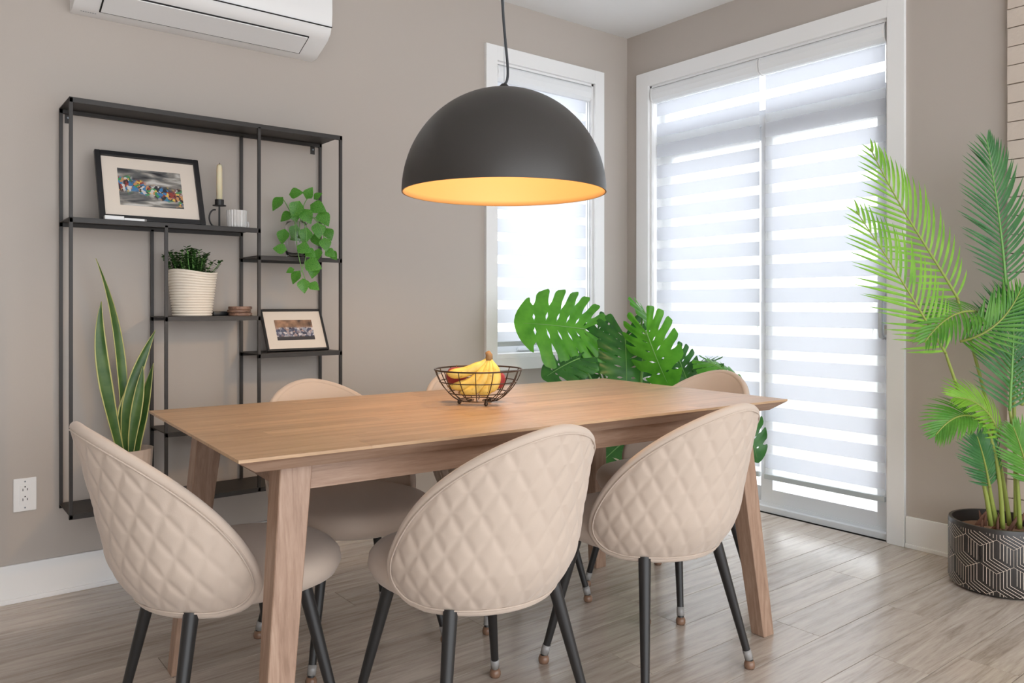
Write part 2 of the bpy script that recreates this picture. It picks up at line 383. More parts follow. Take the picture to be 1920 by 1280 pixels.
# ---------------------------------------------------------------- chairs
ZB, ZT = .388, .812
def cw(v):
    if v >= .16: return .385*max(0, 1-((v-.16)/.84)**1.65)**.58
    return .29+.095*math.sqrt(max(0, 1-((.16-v)/.16)**2))
def cp(s, v, off):
    R = .245; ph = s/R
    tuck = .045*max(0, (.3-v)/.3)**2
    r = R+off-tuck
    return Vector((r*math.sin(ph)*1.0, .0-.075*v-.02*v*v - r*math.cos(ph), ZB+(ZT-ZB)*v))
def make_chair():
    t = thing('dining_chair', 'x', 'chair')
    TK = .0125
    bm = bmesh.new()
    def vmap(t_): return 1-(1-t_)**2 if t_ > .5 else t_*1.5 if False else (1-(1-t_)**2)
    def outer(a, b):
        v = 1-(1-b)**1.8*1.0; v = min(max(v, 0), .9995); u = a*2-1; w_ = cw(v); s = u*w_
        A, B = .064, .098
        z = (ZT-ZB)*v; p = s/A+z/B; q_ = s/A-z/B
        d = min(abs(p-round(p)), abs(q_-round(q_)))
        edge = min(1, (1-abs(u))*w_/.02)*min(1, v/.03)
        puff = .0036*(1-math.exp(-(d/.17)**2))*edge
        return cp(s, v, TK-.003+puff)
    grid(bm, outer, 190, 150); bmesh.ops.remove_doubles(bm, verts=bm.verts[:], dist=1e-5)
    back = finish('backrest', bm, m_fabric, t, True)
    bm = bmesh.new()
    grid(bm, lambda a, b: cp((a*2-1)*cw(min(1-(1-b)**1.8, .9995)), min(1-(1-b)**1.8, .9995), -TK-.008*math.sin(PI*a)*math.sin(PI*min(1, b*1.0))), 40, 36); bmesh.ops.remove_doubles(bm, verts=bm.verts[:], dist=1e-5)
    finish('back_lining', bm, m_fabric, back, True)
    ring = []; seam = []
    for i in range(90):
        b = i/90; v = 1-(1-b)**1.8; ring.append((cw(v), v))
    bot = [(cw(0)*(1-2*i/24), 0) for i in range(1, 24)]
    loop = [(s, v) for s, v in ring]+[(0, 1)]+[(-s, v) for s, v in ring[::-1]]+[(-s, v) for s, v in bot]
    bm = bmesh.new(); tube(bm, [cp(s, v, 0) for s, v in loop], TK, 10, True); bmesh.ops.remove_doubles(bm, verts=bm.verts[:], dist=1e-6); finish('rim', bm, m_fabric, back, True)
    bm = bmesh.new(); tube(bm, [cp(s*.965, .012+v*.972, TK+.0005) for s, v in loop], .0022, 6, True); finish('piping', bm, m_fabric, back, True)
    bm = bmesh.new(); n = 48; rings = []
    pr = [(0, .388), (.6, .388), (.85, .393), (.95, .405), (1, .43), (.985, .452), (.93, .468), (.8, .478), (.5, .484), (0, .487)]
    def pl(k, j):
        a = 2*PI*j/n; ca, sa = math.cos(a), math.sin(a)
        return (k*.236*math.copysign(abs(ca)**.85, ca), .03+k*.245*math.copysign(abs(sa)**.88, sa))
    for k, z in pr: rings.append([bm.verts.new((*pl(k, j), z)) for j in range(n)] if k else [bm.verts.new((0, .03, z))])
    for A, B in zip(rings, rings[1:]):
        for j in range(n):
            qd = list(dict.fromkeys([A[j % len(A)], A[(j+1) % len(A)], B[(j+1) % len(B)], B[j % len(B)]])); bm.faces.new(qd)
    finish('seat', bm, m_fabric, t, True)
    for sx in (-1, 1):
        for sy in (-1, 1):
            bm = bmesh.new(); a = Vector((sx*.155, sy*.135-.0, .392)); b = Vector((sx*.23, sy*.205, .022)); tube(bm, [a, b], [.0175, .0105], 16)
            lg = auto_smooth(finish('leg', bm, m_black, t), 60)
            dv = (a-b).normalized()
            bm = bmesh.new(); tube(bm, [b+dv*.034, b+dv*.006], [.0128, .0128], 14); finish('foot_sleeve', bm, m_clear, lg, True)
            bm = bmesh.new(); lathe(bm, [(0, 0), (.014, 0), (.0165, .006), (.0165, .014), (.0125, .024), (0, .025)], 14, (b.x, b.y, 0)); finish('foot_cap', bm, m_cap, lg, True)
    return t
chair = make_chair()
CH = [((-2.92, -1.385), -90, 'beige quilted dining chair at the left end of the table, near the wall shelf'),
      ((-2.43, -1.755), 0, 'beige quilted dining chair at the front side, the middle one of the three quilted backs'),
      ((-1.80, -1.775), 0, 'beige quilted dining chair at the front side, closest to the patio door'),
      ((-2.415, -1.06), 180, 'beige dining chair behind the table, in front of the metal shelf'),
      ((-1.81, -1.09), 180, 'beige dining chair behind the table, mostly hidden by the fruit bowl'),
      ((-1.27, -1.41), 90, 'beige dining chair at the far end of the table, before the monstera')]
for i, (p, r, lb) in enumerate(CH):
    o = chair if i == 0 else copy_tree(chair)
    o.location = (*p, 0); o.rotation_euler = (0, 0, math.radians(r)); o['label'] = lb; o['group'] = 'dining chairs around the table'

# ---------------------------------------------------------------- pendant lamp
LC = Vector((-2.089, -1.449, 0)); RZ = 1.435; R = .317
lamp = thing('pendant_lamp', 'large black dome pendant lamp with a golden inside over the table', 'lamp', (LC.x, LC.y, RZ))
m_shade = mat('shade_black', (.05, .046, .043), .40, metal=.25, bump=(500, .25, .001))
m_gold = mat('shade_gold', (.30, .185, .085), .6)
bm = bmesh.new(); lathe(bm, [(R*math.cos(a), R*math.sin(a)*1.02) for a in [PI/2*i/28 for i in range(28)]]+[(0, R*1.02)], 72); shade = finish('lamp_shade', bm, m_shade, lamp, True)
bm = bmesh.new(); lathe(bm, [(R, 0), (R-.003, .0)]+[((R-.004)*math.cos(a), (R-.004)*math.sin(a)*1.02) for a in [PI/2*i/28 for i in range(28)]]+[(0, (R-.004)*1.02)], 72); finish('shade_lining', bm, m_gold, shade, True)
bm = bmesh.new(); lathe(bm, [(0, .0), (.018, .0), (.016, .012), (.008, .02), (0, .021)], 16, (0, 0, R*1.02-.002)); finish('cable_clamp', bm, m_black, lamp, True)
m_cord = mat('fabric_cord', (.05, .055, .06), .8)
top_z = H-RZ
bm = bmesh.new(); tube(bm, bez([(0, 0, R*1.02+.015), (.03, -.01, R*1.02+.04), (.0, 0, R*1.02+.12), (-.012, 0, R*1.02+.25), (-.02, .01, .75), (.0, 0, top_z-.03)], 30), .0042, 8); finish('power_cord', bm, m_cord, lamp, True)
bm = bmesh.new(); tube(bm, [(0, 0, R*1.02+.01), (0, 0, top_z-.02)], .0008, 6); finish('suspension_wire', bm, m_vgrey, lamp)
bm = bmesh.new(); lathe(bm, [(0, 0), (.055, 0), (.06, -.006), (.06, -.025), (0, -.026)], 28, (0, 0, top_z)); finish('ceiling_rose', bm, m_black, lamp, True)
bm = bmesh.new(); tube(bm, [(0, 0, R), (0, 0, R-.09)], .02, 16); finish('bulb_socket', bm, m_black, lamp, True)
m_bulb = mat('bulb', (1, .8, .5), .4, **{'Emission Color': (1, .72, .38, 1), 'Emission Strength': 1.5})
bm = bmesh.new(); lathe(bm, [(0, -.055), (.02, -.052), (.042, -.03), (.046, -.005), (.038, .02), (.02, .05), (.014, .065), (0, .066)], 24, (0, 0, R-.155)); finish('bulb', bm, m_bulb, lamp, True)
ld = bpy.data.lights.new('bulb_glow', 'POINT'); ld.energy = 4.3; ld.color = (1, .66, .34); ld.shadow_soft_size = .05
lo = bpy.data.objects.new('bulb_glow', ld); COL.objects.link(lo); lo.parent = lamp; lo.location = (0, 0, R-.235)

# ---------------------------------------------------------------- outlet
ot = thing('wall_outlet', 'white double wall outlet low on the wall left of the shelf', 'outlet', (-3.201, 0, .39))
bm = bmesh.new(); box(bm, -.0365, -.006, -.0605, .0365, 0, .0605, .0025); finish('cover_plate', bm, m_white, ot)
bm = bmesh.new(); box(bm, -.017, -.0075, -.035, .017, -.005, .035, .001); rc = finish('receptacle', bm, m_white, ot)
bm = bmesh.new()
for z in (-.017, .019):
    box(bm, -.008, -.0085, z-.005, -.006, -.007, z+.004); box(bm, .006, -.0085, z-.004, .008, -.007, z+.004); box(bm, -.002, -.0085, z+.008, .002, -.007, z+.012)
finish('socket_slots', bm, m_dark, rc)
bm = bmesh.new()
for z in (-.048, .048): tube(bm, [(0, -.0055, z), (0, -.0068, z)], .003, 10)
finish('screws', bm, m_vgrey, ot)

# ---------------------------------------------------------------- plants: leaf helpers
def leafmat(name, c1, c2, rough=.4, tl=.35, edge=None):
    m = mat(name, c1, rough); b = m.node_tree.nodes['Principled BSDF']
    tc = N(m, 'ShaderNodeTexCoord'); oi = N(m, 'ShaderNodeObjectInfo'); n = N(m, 'ShaderNodeTexNoise', Scale=14, Detail=3); L(m, tc.outputs['Object'], n.inputs['Vector'])
    col = ramp(m, [(.3, c1), (.7, c2)], n.outputs['Fac'])
    if edge:
        uv = N(m, 'ShaderNodeUVMap'); sp = N(m, 'ShaderNodeSeparateXYZ'); L(m, uv.outputs[0], sp.inputs[0])
        s = N(m, 'ShaderNodeMath', operation='SUBTRACT'); s.inputs[1].default_value = .5; L(m, sp.outputs[0], s.inputs[0]); ab = N(m, 'ShaderNodeMath', operation='ABSOLUTE'); L(m, s.outputs[0], ab.inputs[0])
        f_ = ramp(m, [(edge[1], (0, 0, 0)), (edge[1]+.03, (1, 1, 1))], ab.outputs[0])
        mx = N(m, 'ShaderNodeMix', data_type='RGBA'); L(m, f_, mx.inputs[0]); L(m, col, mx.inputs[6]); mx.inputs[7].default_value = (*edge[0], 1); col = mx.outputs[2]
    L(m, col, b.inputs['Base Color'])
    t = N(m, 'ShaderNodeBsdfTranslucent'); L(m, col, t.inputs[0]); ms = N(m, 'ShaderNodeMixShader', Fac=tl); L(m, b.outputs[0], ms.inputs[1]); L(m, t.outputs[0], ms.inputs[2]); L(m, ms.outputs[0], m.node_tree.nodes['Material Output'].inputs[0])
    return m
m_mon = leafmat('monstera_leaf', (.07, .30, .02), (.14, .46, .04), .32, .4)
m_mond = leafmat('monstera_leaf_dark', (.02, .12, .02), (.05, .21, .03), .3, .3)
m_stem = mat('green_stem', (.16, .36, .09), .45)
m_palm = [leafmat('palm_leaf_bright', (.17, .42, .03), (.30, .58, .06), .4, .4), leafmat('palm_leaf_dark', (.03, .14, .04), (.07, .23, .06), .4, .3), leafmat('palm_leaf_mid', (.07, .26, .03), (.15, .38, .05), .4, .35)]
m_pst = mat('palm_stalk', (.27, .33, .07), .5)
m_snake = leafmat('snake_leaf', (.03, .10, .02), (.11, .20, .05), .35, .1, ((.62, .60, .22), .40))
m_pothos = leafmat('pothos_leaf', (.06, .27, .03), (.17, .44, .07), .35, .35)
m_euc = leafmat('small_leaf', (.02, .07, .015), (.05, .13, .03), .5, .15)
m_soil = mat('soil', (.05, .03, .02), .95, bump=(60, .6, .01))

# ---------------------------------------------------------------- monstera
def monstera_leaf(name, length, base, tip, nrm, m, parent, lobes=7, wscale=1., droop=.25):
    base, tip = Vector(base), Vector(tip); Y = (tip-base); ln = Y.length; Y.normalize(); Z = Vector(nrm); Z = (Z-Y*Z.dot(Y)).normalized(); X = Y.cross(Z)
    Ls = ln/1.0
    def O(a):
        th = math.radians(158*(1-a)**.85); r = Ls*(1-.50*math.sin(min(th, PI/2))**1.2) if th < PI/2 else Ls*(.50-.10*((th-PI/2)/(PI/2)))
        return Vector((r*math.sin(th)*1.12*wscale, r*math.cos(th)))
    def Mr(a): return Vector((0, Ls*.93*max(0, a-.06)**1.15))
    def pos(a, w_, sd):
        p = Mr(a).lerp(O(a), w_); p.y += .10*Ls*w_*(w_-1)*-.6
        x = p.x*sd; z = -droop*(p.x**2)/Ls*1.2 - droop*.5*max(0, p.y)**2/Ls + .02*Ls*math.sin(a*lobes*2*PI)*w_
        return base+X*x+Y*p.y+Z*z
    bm = bmesh.new()
    for sd in (-1, 1):
        for k in range(lobes):
            a0, a1 = k/lobes, (k+1)/lobes
            def gap(w_, kk):
                if kk == 0 or kk == lobes: return 0
                g = 0
                if .13 < w_ < .30: g = .014*math.sin((w_-.13)/.17*PI)
                w0 = .52+.10*math.sin(kk*2.3+sd)
                if w_ > w0: g = .020*min(1, (w_-w0)/.15)**.6*(1+.8*(w_-w0))
                return g
            def f(i, j):
                w_ = j; lo = a0+gap(w_, k); hi = a1-gap(w_, k+1)
                tipr = 0
                a = lo+(hi-lo)*i
                if w_ > .9: e = (w_-.9)/.1; a = a+( (lo+hi)/2-a)*.35*e*e
                return pos(a, w_, sd)
            grid(bm, f, 4, 22)
    bmesh.ops.remove_doubles(bm, verts=bm.verts[:], dist=1e-5)
    o = finish(name, bm, m, parent, True)
    bm = bmesh.new(); pts = [pos(max(a, .06), 0, 1)+Z*.001 for a in [i/10 for i in range(11)]]; tube(bm, pts, [.004*(1-.8*i/10) for i in range(11)], 6); finish('midrib', bm, m_stem, o, True)
    return o
MB_ = Vector((-.62, -.62, 0))
mon = thing('monstera_plant', 'monstera with big split leaves in a ribbed cream pot in the corner', 'potted plant', MB_)
m_cream = mat('ribbed_cream', srgb=(222, 212, 192), rough=.7)
bm = bmesh.new(); n = 60
def ribbed(bm, prof, n, amp):
    rings = [[bm.verts.new(((r+amp*(j % 2))*math.cos(2*PI*j/n), (r+amp*(j % 2))*math.sin(2*PI*j/n), z)) for j in range(n)] for r, z in prof]
    for A, B in zip(rings, rings[1:]):
        for j in range(n): bm.faces.new((A[j], A[(j+1) % n], B[(j+1) % n], B[j]))
    bm.faces.new(rings[0][::-1]); bm.faces.new(rings[-1])
ribbed(bm, [(.125, 0), (.15, .01), (.165, .28), (.168, .30), (.155, .30), (.15, .27)], 72, .004); finish('pot', bm, m_cream, mon)
bm = bmesh.new(); lathe(bm, [(.15, .268), (.1, .275), (0, .28)], 24); finish('soil', bm, m_soil, mon, True)
def mleaf(bpx, tpx, d0, d1, nrm, m, lb=7, ws=1., dr=.25, stem=True):
    b = at(*bpx, d0)-MB_; t = at(*tpx, d1)-MB_
    o = monstera_leaf('leaf', 0, b, t, nrm, m, mon, lb, ws, dr)
    if stem:
        bm = bmesh.new(); s0 = Vector((random.uniform(-.04, .04), random.uniform(-.04, .04), .27)); mid = s0.lerp(b, .6)+Vector((0, 0, .08))
        pts = bez([s0, mid, b], 14); tube(bm, pts, [.009-.004*i/14 for i in range(15)], 8); finish('stalk', bm, m_stem, mon, True)
tocam = -FW
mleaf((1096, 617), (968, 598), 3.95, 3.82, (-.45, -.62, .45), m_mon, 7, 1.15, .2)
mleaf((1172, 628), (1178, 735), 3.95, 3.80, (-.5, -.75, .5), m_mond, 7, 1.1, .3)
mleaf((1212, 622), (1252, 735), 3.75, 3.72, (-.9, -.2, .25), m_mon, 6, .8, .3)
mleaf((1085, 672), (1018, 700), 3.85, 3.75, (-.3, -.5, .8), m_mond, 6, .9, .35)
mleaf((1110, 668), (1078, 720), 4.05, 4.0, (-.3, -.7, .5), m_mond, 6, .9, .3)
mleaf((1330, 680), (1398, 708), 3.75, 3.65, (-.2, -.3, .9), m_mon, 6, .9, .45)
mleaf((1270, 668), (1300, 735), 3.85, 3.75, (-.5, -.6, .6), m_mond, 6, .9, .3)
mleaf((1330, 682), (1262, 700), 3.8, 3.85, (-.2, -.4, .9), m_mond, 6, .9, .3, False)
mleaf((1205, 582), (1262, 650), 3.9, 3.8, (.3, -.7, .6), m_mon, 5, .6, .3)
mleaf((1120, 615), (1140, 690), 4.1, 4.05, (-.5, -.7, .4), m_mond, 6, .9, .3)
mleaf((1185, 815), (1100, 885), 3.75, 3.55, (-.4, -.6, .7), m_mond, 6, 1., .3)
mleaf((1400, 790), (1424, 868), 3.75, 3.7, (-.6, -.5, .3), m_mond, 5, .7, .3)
bm = bmesh.new(); tube(bm, [(0, 0, .26), (.01, .01, .4), (-.01, .0, .55)], [.016, .014, .009], 10); finish('stem', bm, m_stem, mon, True)

# ---------------------------------------------------------------- palm
PC = Vector((-.218, -2.165, 0))
palm = thing('areca_palm', 'tall areca palm in a black geometric pot beside the patio door', 'potted plant', PC)
m_pot = mat('pot_black', (.028, .024, .022), .35)
m_line = mat('pot_line', srgb=(225, 212, 198), rough=.6)
PR, PH = .172, .255
bm = bmesh.new(); lathe(bm, [(0, 0), (PR-.02, 0), (PR-.006, .008), (PR, .025), (PR, PH-.01), (PR-.003, PH), (PR-.014, PH), (PR-.016, PH-.05), (0, PH-.05)], 64); pot = auto_smooth(finish('pot', bm, m_pot, palm), 50)
# rhombus line pattern: each cell of a tumbling-block lattice filled with parallel raised lines
bm = bmesh.new()
def onpot(s, z, o=.0006): a = s/PR; return Vector(((PR+o)*math.cos(a), (PR+o)*math.sin(a), z))
cell = 2*PI*PR/10; hh = cell/math.sqrt(3)
def seg(p, q_):
    n_ = 4; pts = [onpot(p[0]+(q_[0]-p[0])*i/n_, p[1]+(q_[1]-p[1])*i/n_) for i in range(n_+1)]
    d = Vector((q_[0]-p[0], q_[1]-p[1])); d.normalize(); nx, nz = -d.y*.0008, d.x*.0008
    V = []
    for i in range(n_+1):
        s, z = p[0]+(q_[0]-p[0])*i/n_, p[1]+(q_[1]-p[1])*i/n_
        V.append((bm.verts.new(onpot(s+nx, z+nz)), bm.verts.new(onpot(s-nx, z-nz))))
    for a, b in zip(V, V[1:]): bm.faces.new((a[0], a[1], b[1], b[0]))
def clipz(p, q_, z0, z1):
    p, q_ = Vector(p), Vector(q_)
    if p.y > q_.y: p, q_ = q_, p
    if q_.y < z0 or p.y > z1: return None
    if abs(q_.y-p.y) > 1e-9:
        if p.y < z0: p = p.lerp(q_, (z0-p.y)/(q_.y-p.y))
        if q_.y > z1: q_ = p.lerp(q_, (z1-p.y)/(q_.y-p.y))
    return p, q_
E1 = Vector((cell/2, hh/2)); E2 = Vector((-cell/2, hh/2)); E3 = Vector((0, hh))
for r in range(-1, 5):
    for c_ in range(10):
        o_ = Vector((cell*(c_+.5*(r % 2)), r*hh*1.5))
        for (u_, v_) in ((E1, E2), (-1*E3, E1), (-1*E3, E2)):
            for k in range(1, 5):
                f_ = k/5; a_ = o_+u_*f_; b_ = a_+v_
                if (u_ is not E1): a_ = o_+v_*f_; b_ = a_+u_
                cz = clipz(a_, b_, .012, PH-.016)
                if cz: seg(*cz)
            cz = clipz(o_, o_+u_, .012, PH-.016)
            if cz: seg(*cz)
            cz = clipz(o_, o_+v_, .012, PH-.016)
            if cz: seg(*cz)
finish('line_pattern', bm, m_line, pot, kind='stuff')
bm = bmesh.new(); lathe(bm, [(PR-.017, PH-.045), (.09, PH-.038), (0, PH-.036)], 32); finish('soil', bm, mat('coir', (.28, .16, .10), .95, bump=(80, .7, .01)), palm, True)
def frond(pts, width, nrm, m, n=34, lean=.55, droop=.3, sm=None, start=.12):
    cur = bez([Vector(p) for p in pts], 40)
    bm = bmesh.new(); tube(bm, cur, [.0050*(1-.75*i/40)+.0006 for i in range(41)], 6); 
    fr = finish('frond', bm, sm or m_pst, palm, True)
    bm = bmesh.new(); Z0 = Vector(nrm).normalized(); tot = sum((a-b).length for a, b in zip(cur, cur[1:]))
    for i in range(n):
        t = start+(1-start)*(i+.5)/n; k = min(int(t*40), 39); p = cur[k].lerp(cur[k+1], t*40-k); T_ = (cur[k+1]-cur[k]).normalized()
        Z = (Z0-T_*Z0.dot(T_)).normalized(); S = T_.cross(Z)
        prof = math.sin(PI*min(1, max(0, .16+.80*(t-start)/(1-start))))**.75
        for sd in (-1, 1):
            ln = width*prof*random.uniform(.9, 1.08); la = lean+.65*(t-start)/(1-start)+random.uniform(-.05, .05)
            D = (S*sd*math.cos(la)+T_*math.sin(la)+Z*.18).normalized(); W_ = (T_-D*T_.dot(D)).normalized(); ww = .0042+.0016*prof
            prev = None
            for j in range(6):
                q_ = j/5; c_ = p+D*ln*q_-Z*droop*ln*q_*q_; h_ = ww*(.55+1.3*q_ if q_ < .35 else 1.0*(1-((q_-.35)/.65)**1.8))+.0002
                cur_ = (bm.verts.new(c_+W_*h_), bm.verts.new(c_-Z*.25*h_), bm.verts.new(c_-W_*h_))
                if prev: bm.faces.new((prev[0], prev[1], cur_[1], cur_[0])); bm.faces.new((prev[1], prev[2], cur_[2], cur_[1]))
                prev = cur_
    finish('leaflets', bm, m, fr)
def pf(pix, width, nrm, m, **kw): frond([at(x, y, d)-PC for x, y, d in pix], width, nrm, m, **kw)
B_, D_, M_ = m_palm
tc_ = (-.62, -.75, .25)
def stalk(pix, r0=.009, r1=.005):
    bm = bmesh.new(); pts = bez([at(x, y, d)-PC for x, y, d in pix], 16); tube(bm, pts, [r0+(r1-r0)*i/16 for i in range(17)], 8); finish('stalk', bm, m_pst, palm, True)
stalk([(1893, 985, 3.05), (1885, 900, 3.03), (1840, 690, 3.0), (1795, 560, 2.98)])
stalk([(1858, 985, 2.98), (1840, 840, 2.95), (1785, 700, 2.92), (1773, 662, 2.9)])
stalk([(1905, 985, 3.08), (1905, 800, 3.06), (1892, 540, 3.05)])
stalk([(1912, 990, 2.98), (1908, 880, 2.95), (1893, 765, 2.93)])
stalk([(1870, 985, 3.0), (1858, 940, 2.97), (1855, 908, 2.95)], .011, .006)
stalk([(1935, 985, 3.0), (1935, 940, 2.95), (1930, 900, 2.92)], .011, .006)
stalk([(1880, 990, 2.97), (1876, 860, 2.93), (1850, 800, 2.9)], .009, .005)
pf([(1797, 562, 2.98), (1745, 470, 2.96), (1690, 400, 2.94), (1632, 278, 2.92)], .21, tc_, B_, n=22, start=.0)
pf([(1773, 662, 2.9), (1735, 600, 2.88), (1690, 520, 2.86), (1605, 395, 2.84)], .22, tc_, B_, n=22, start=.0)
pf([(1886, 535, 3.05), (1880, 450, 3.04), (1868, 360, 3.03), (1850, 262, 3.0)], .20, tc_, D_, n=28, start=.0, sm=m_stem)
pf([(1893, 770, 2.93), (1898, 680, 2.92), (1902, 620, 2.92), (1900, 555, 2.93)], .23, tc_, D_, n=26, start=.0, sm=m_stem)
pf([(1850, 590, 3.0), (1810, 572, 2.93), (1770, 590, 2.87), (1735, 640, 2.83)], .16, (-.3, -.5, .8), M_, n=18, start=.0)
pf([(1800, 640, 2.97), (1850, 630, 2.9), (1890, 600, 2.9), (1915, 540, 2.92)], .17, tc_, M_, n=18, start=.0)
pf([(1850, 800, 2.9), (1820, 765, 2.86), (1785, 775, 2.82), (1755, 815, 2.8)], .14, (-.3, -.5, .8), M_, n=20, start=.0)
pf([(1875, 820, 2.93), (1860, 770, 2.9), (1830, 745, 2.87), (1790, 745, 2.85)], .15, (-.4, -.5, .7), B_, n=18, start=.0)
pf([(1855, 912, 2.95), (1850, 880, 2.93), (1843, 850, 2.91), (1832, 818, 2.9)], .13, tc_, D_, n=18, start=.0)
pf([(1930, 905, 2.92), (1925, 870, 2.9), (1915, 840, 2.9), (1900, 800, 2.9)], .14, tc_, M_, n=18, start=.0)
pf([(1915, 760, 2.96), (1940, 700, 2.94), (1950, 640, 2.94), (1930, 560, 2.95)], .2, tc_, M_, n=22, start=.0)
m_husk = mat('husk', (.20, .10, .07), .8)
for i in range(9):
    bm = bmesh.new()
    a = random.uniform(0, 2*PI); r = random.uniform(.03, .10); p = Vector((r*math.cos(a), r*math.sin(a), PH-.045)); d = Vector((random.uniform(-.04, .04), random.uniform(-.04, .04), random.uniform(.05, .10)))
    tube(bm, [p, p+d*.6, p+d], [.009, .006, .001], 6)
    finish('husk', bm, m_husk, palm, True)

# ---------------------------------------------------------------- shelf objects
S1 = 1.400
# framed abstract painting (leaning)
def framed(name, label, x0, x1, z0, hgt, yb, yt, m_art, fr_w, mat_w, depth=.018):
    wd = x1-x0; ang = math.atan2(yt-yb, hgt)
    t = thing(name, label, 'picture frame', ((x0+x1)/2, yb, z0)); t.rotation_euler = (-ang, 0, 0)
    hw = wd/2
    for nm, a in (('frame_side', (-hw, 0, 0, -hw+fr_w, -depth, hgt)), ('frame_side', (hw-fr_w, 0, 0, hw, -depth, hgt)), ('frame_rail', (-hw+fr_w, 0, 0, hw-fr_w, -depth, fr_w)), ('frame_rail', (-hw+fr_w, 0, hgt-fr_w, hw-fr_w, -depth, hgt))):
        bm = bmesh.new(); box(bm, *a, .003); finish(nm, bm, m_blackframe, t)
    bm = bmesh.new(); box(bm, -hw+fr_w*.8, -.004, fr_w*.8, hw-fr_w*.8, -.008, hgt-fr_w*.8); finish('mat_board', bm, m_matb, t)
    bm = bmesh.new(); box(bm, -hw+fr_w+mat_w[0], -.008, fr_w+mat_w[1], hw-fr_w-mat_w[0], -.009, hgt-fr_w-mat_w[1]); finish('print', bm, m_art, t)
    bm = bmesh.new(); box(bm, -hw+.004, 0, .004, hw-.004, -.004, hgt-.004); finish('backing', bm, m_dark, t)
    return t
m_blackframe = mat('frame_black', (.015, .015, .017), .4)
m_matb = mat('mat_board', srgb=(228, 216, 203), rough=.8)
def abstract():
    m = mat('abstract_painting', (.3, .3, .3), .5); b = m.node_tree.nodes['Principled BSDF']
    tc = N(m, 'ShaderNodeTexCoord'); mp = N(m, 'ShaderNodeMapping'); mp.inputs['Rotation'].default_value = (0, math.radians(35), 0); mp.inputs['Scale'].default_value = (6, 1, 26); L(m, tc.outputs['Object'], mp.inputs[0])
    n1 = N(m, 'ShaderNodeTexNoise', Scale=1.6, Detail=5, Distortion=.6); L(m, mp.outputs[0], n1.inputs['Vector'])
    streak = ramp(m, [(.3, (.02, .02, .025)), (.45, (.13, .13, .13)), (.55, (.30, .28, .25)), (.68, (.62, .60, .57))], n1.outputs['Fac'])
    v = N(m, 'ShaderNodeTexVoronoi', Scale=75); v.inputs['Randomness'].default_value = 1; nd = N(m, 'ShaderNodeTexNoise', Scale=45, Detail=3); L(m, tc.outputs['Object'], nd.inputs['Vector']); vm = N(m, 'ShaderNodeVectorMath', operation='MULTIPLY_ADD'); vm.inputs[1].default_value = (.05, .05, .05); L(m, nd.outputs['Color'], vm.inputs[0]); L(m, tc.outputs['Object'], vm.inputs[2]); L(m, vm.outputs[0], v.inputs['Vector'])
    sp = N(m, 'ShaderNodeSeparateColor'); L(m, v.outputs['Color'], sp.inputs[0])
    r2 = N(m, 'ShaderNodeValToRGB'); r2.color_ramp.interpolation = 'CONSTANT'; L(m, sp.outputs[0], r2.inputs[0]); e = r2.color_ramp.elements
    cols = [(0, (.05, .03, .03)), (.16, (.62, .60, .58)), (.3, (.30, .05, .04)), (.42, (.06, .28, .10)), (.54, (.75, .50, .10)), (.64, (.05, .20, .42)), (.78, (.55, .28, .12)), (.9, (.03, .03, .04))]
    while len(e) < len(cols): e.new(.5)
    for el, (p, c_) in zip(e, cols): el.position = p; el.color = (*c_, 1)
    # colourful patches along a diagonal band
    sx = N(m, 'ShaderNodeSeparateXYZ'); L(m, tc.outputs['Object'], sx.inputs[0])
    a = N(m, 'ShaderNodeMath', operation='MULTIPLY_ADD'); a.inputs[1].default_value = .25; a.inputs[2].default_value = -.135; L(m, sx.outputs[0], a.inputs[0])
    s_ = N(m, 'ShaderNodeMath', operation='ADD'); L(m, a.outputs[0], s_.inputs[0]); L(m, sx.outputs[2], s_.inputs[1]); ab = N(m, 'ShaderNodeMath', operation='ABSOLUTE'); L(m, s_.outputs[0], ab.inputs[0])
    n3 = N(m, 'ShaderNodeTexNoise', Scale=30, Detail=3); L(m, tc.outputs['Object'], n3.inputs['Vector'])
    ad = N(m, 'ShaderNodeMath', operation='MULTIPLY_ADD'); ad.inputs[1].default_value = .09; L(m, n3.outputs['Fac'], ad.inputs[0]); L(m, ab.outputs[0], ad.inputs[2])
    f_ = ramp(m, [(.066, (1, 1, 1)), (.08, (0, 0, 0))], ad.outputs[0])
    mx = N(m, 'ShaderNodeMix', data_type='RGBA'); L(m, f_, mx.inputs[0]); L(m, streak, mx.inputs[6]); L(m, r2.outputs[0], mx.inputs[7]); L(m, mx.outputs[2], b.inputs['Base Color'])
    return m
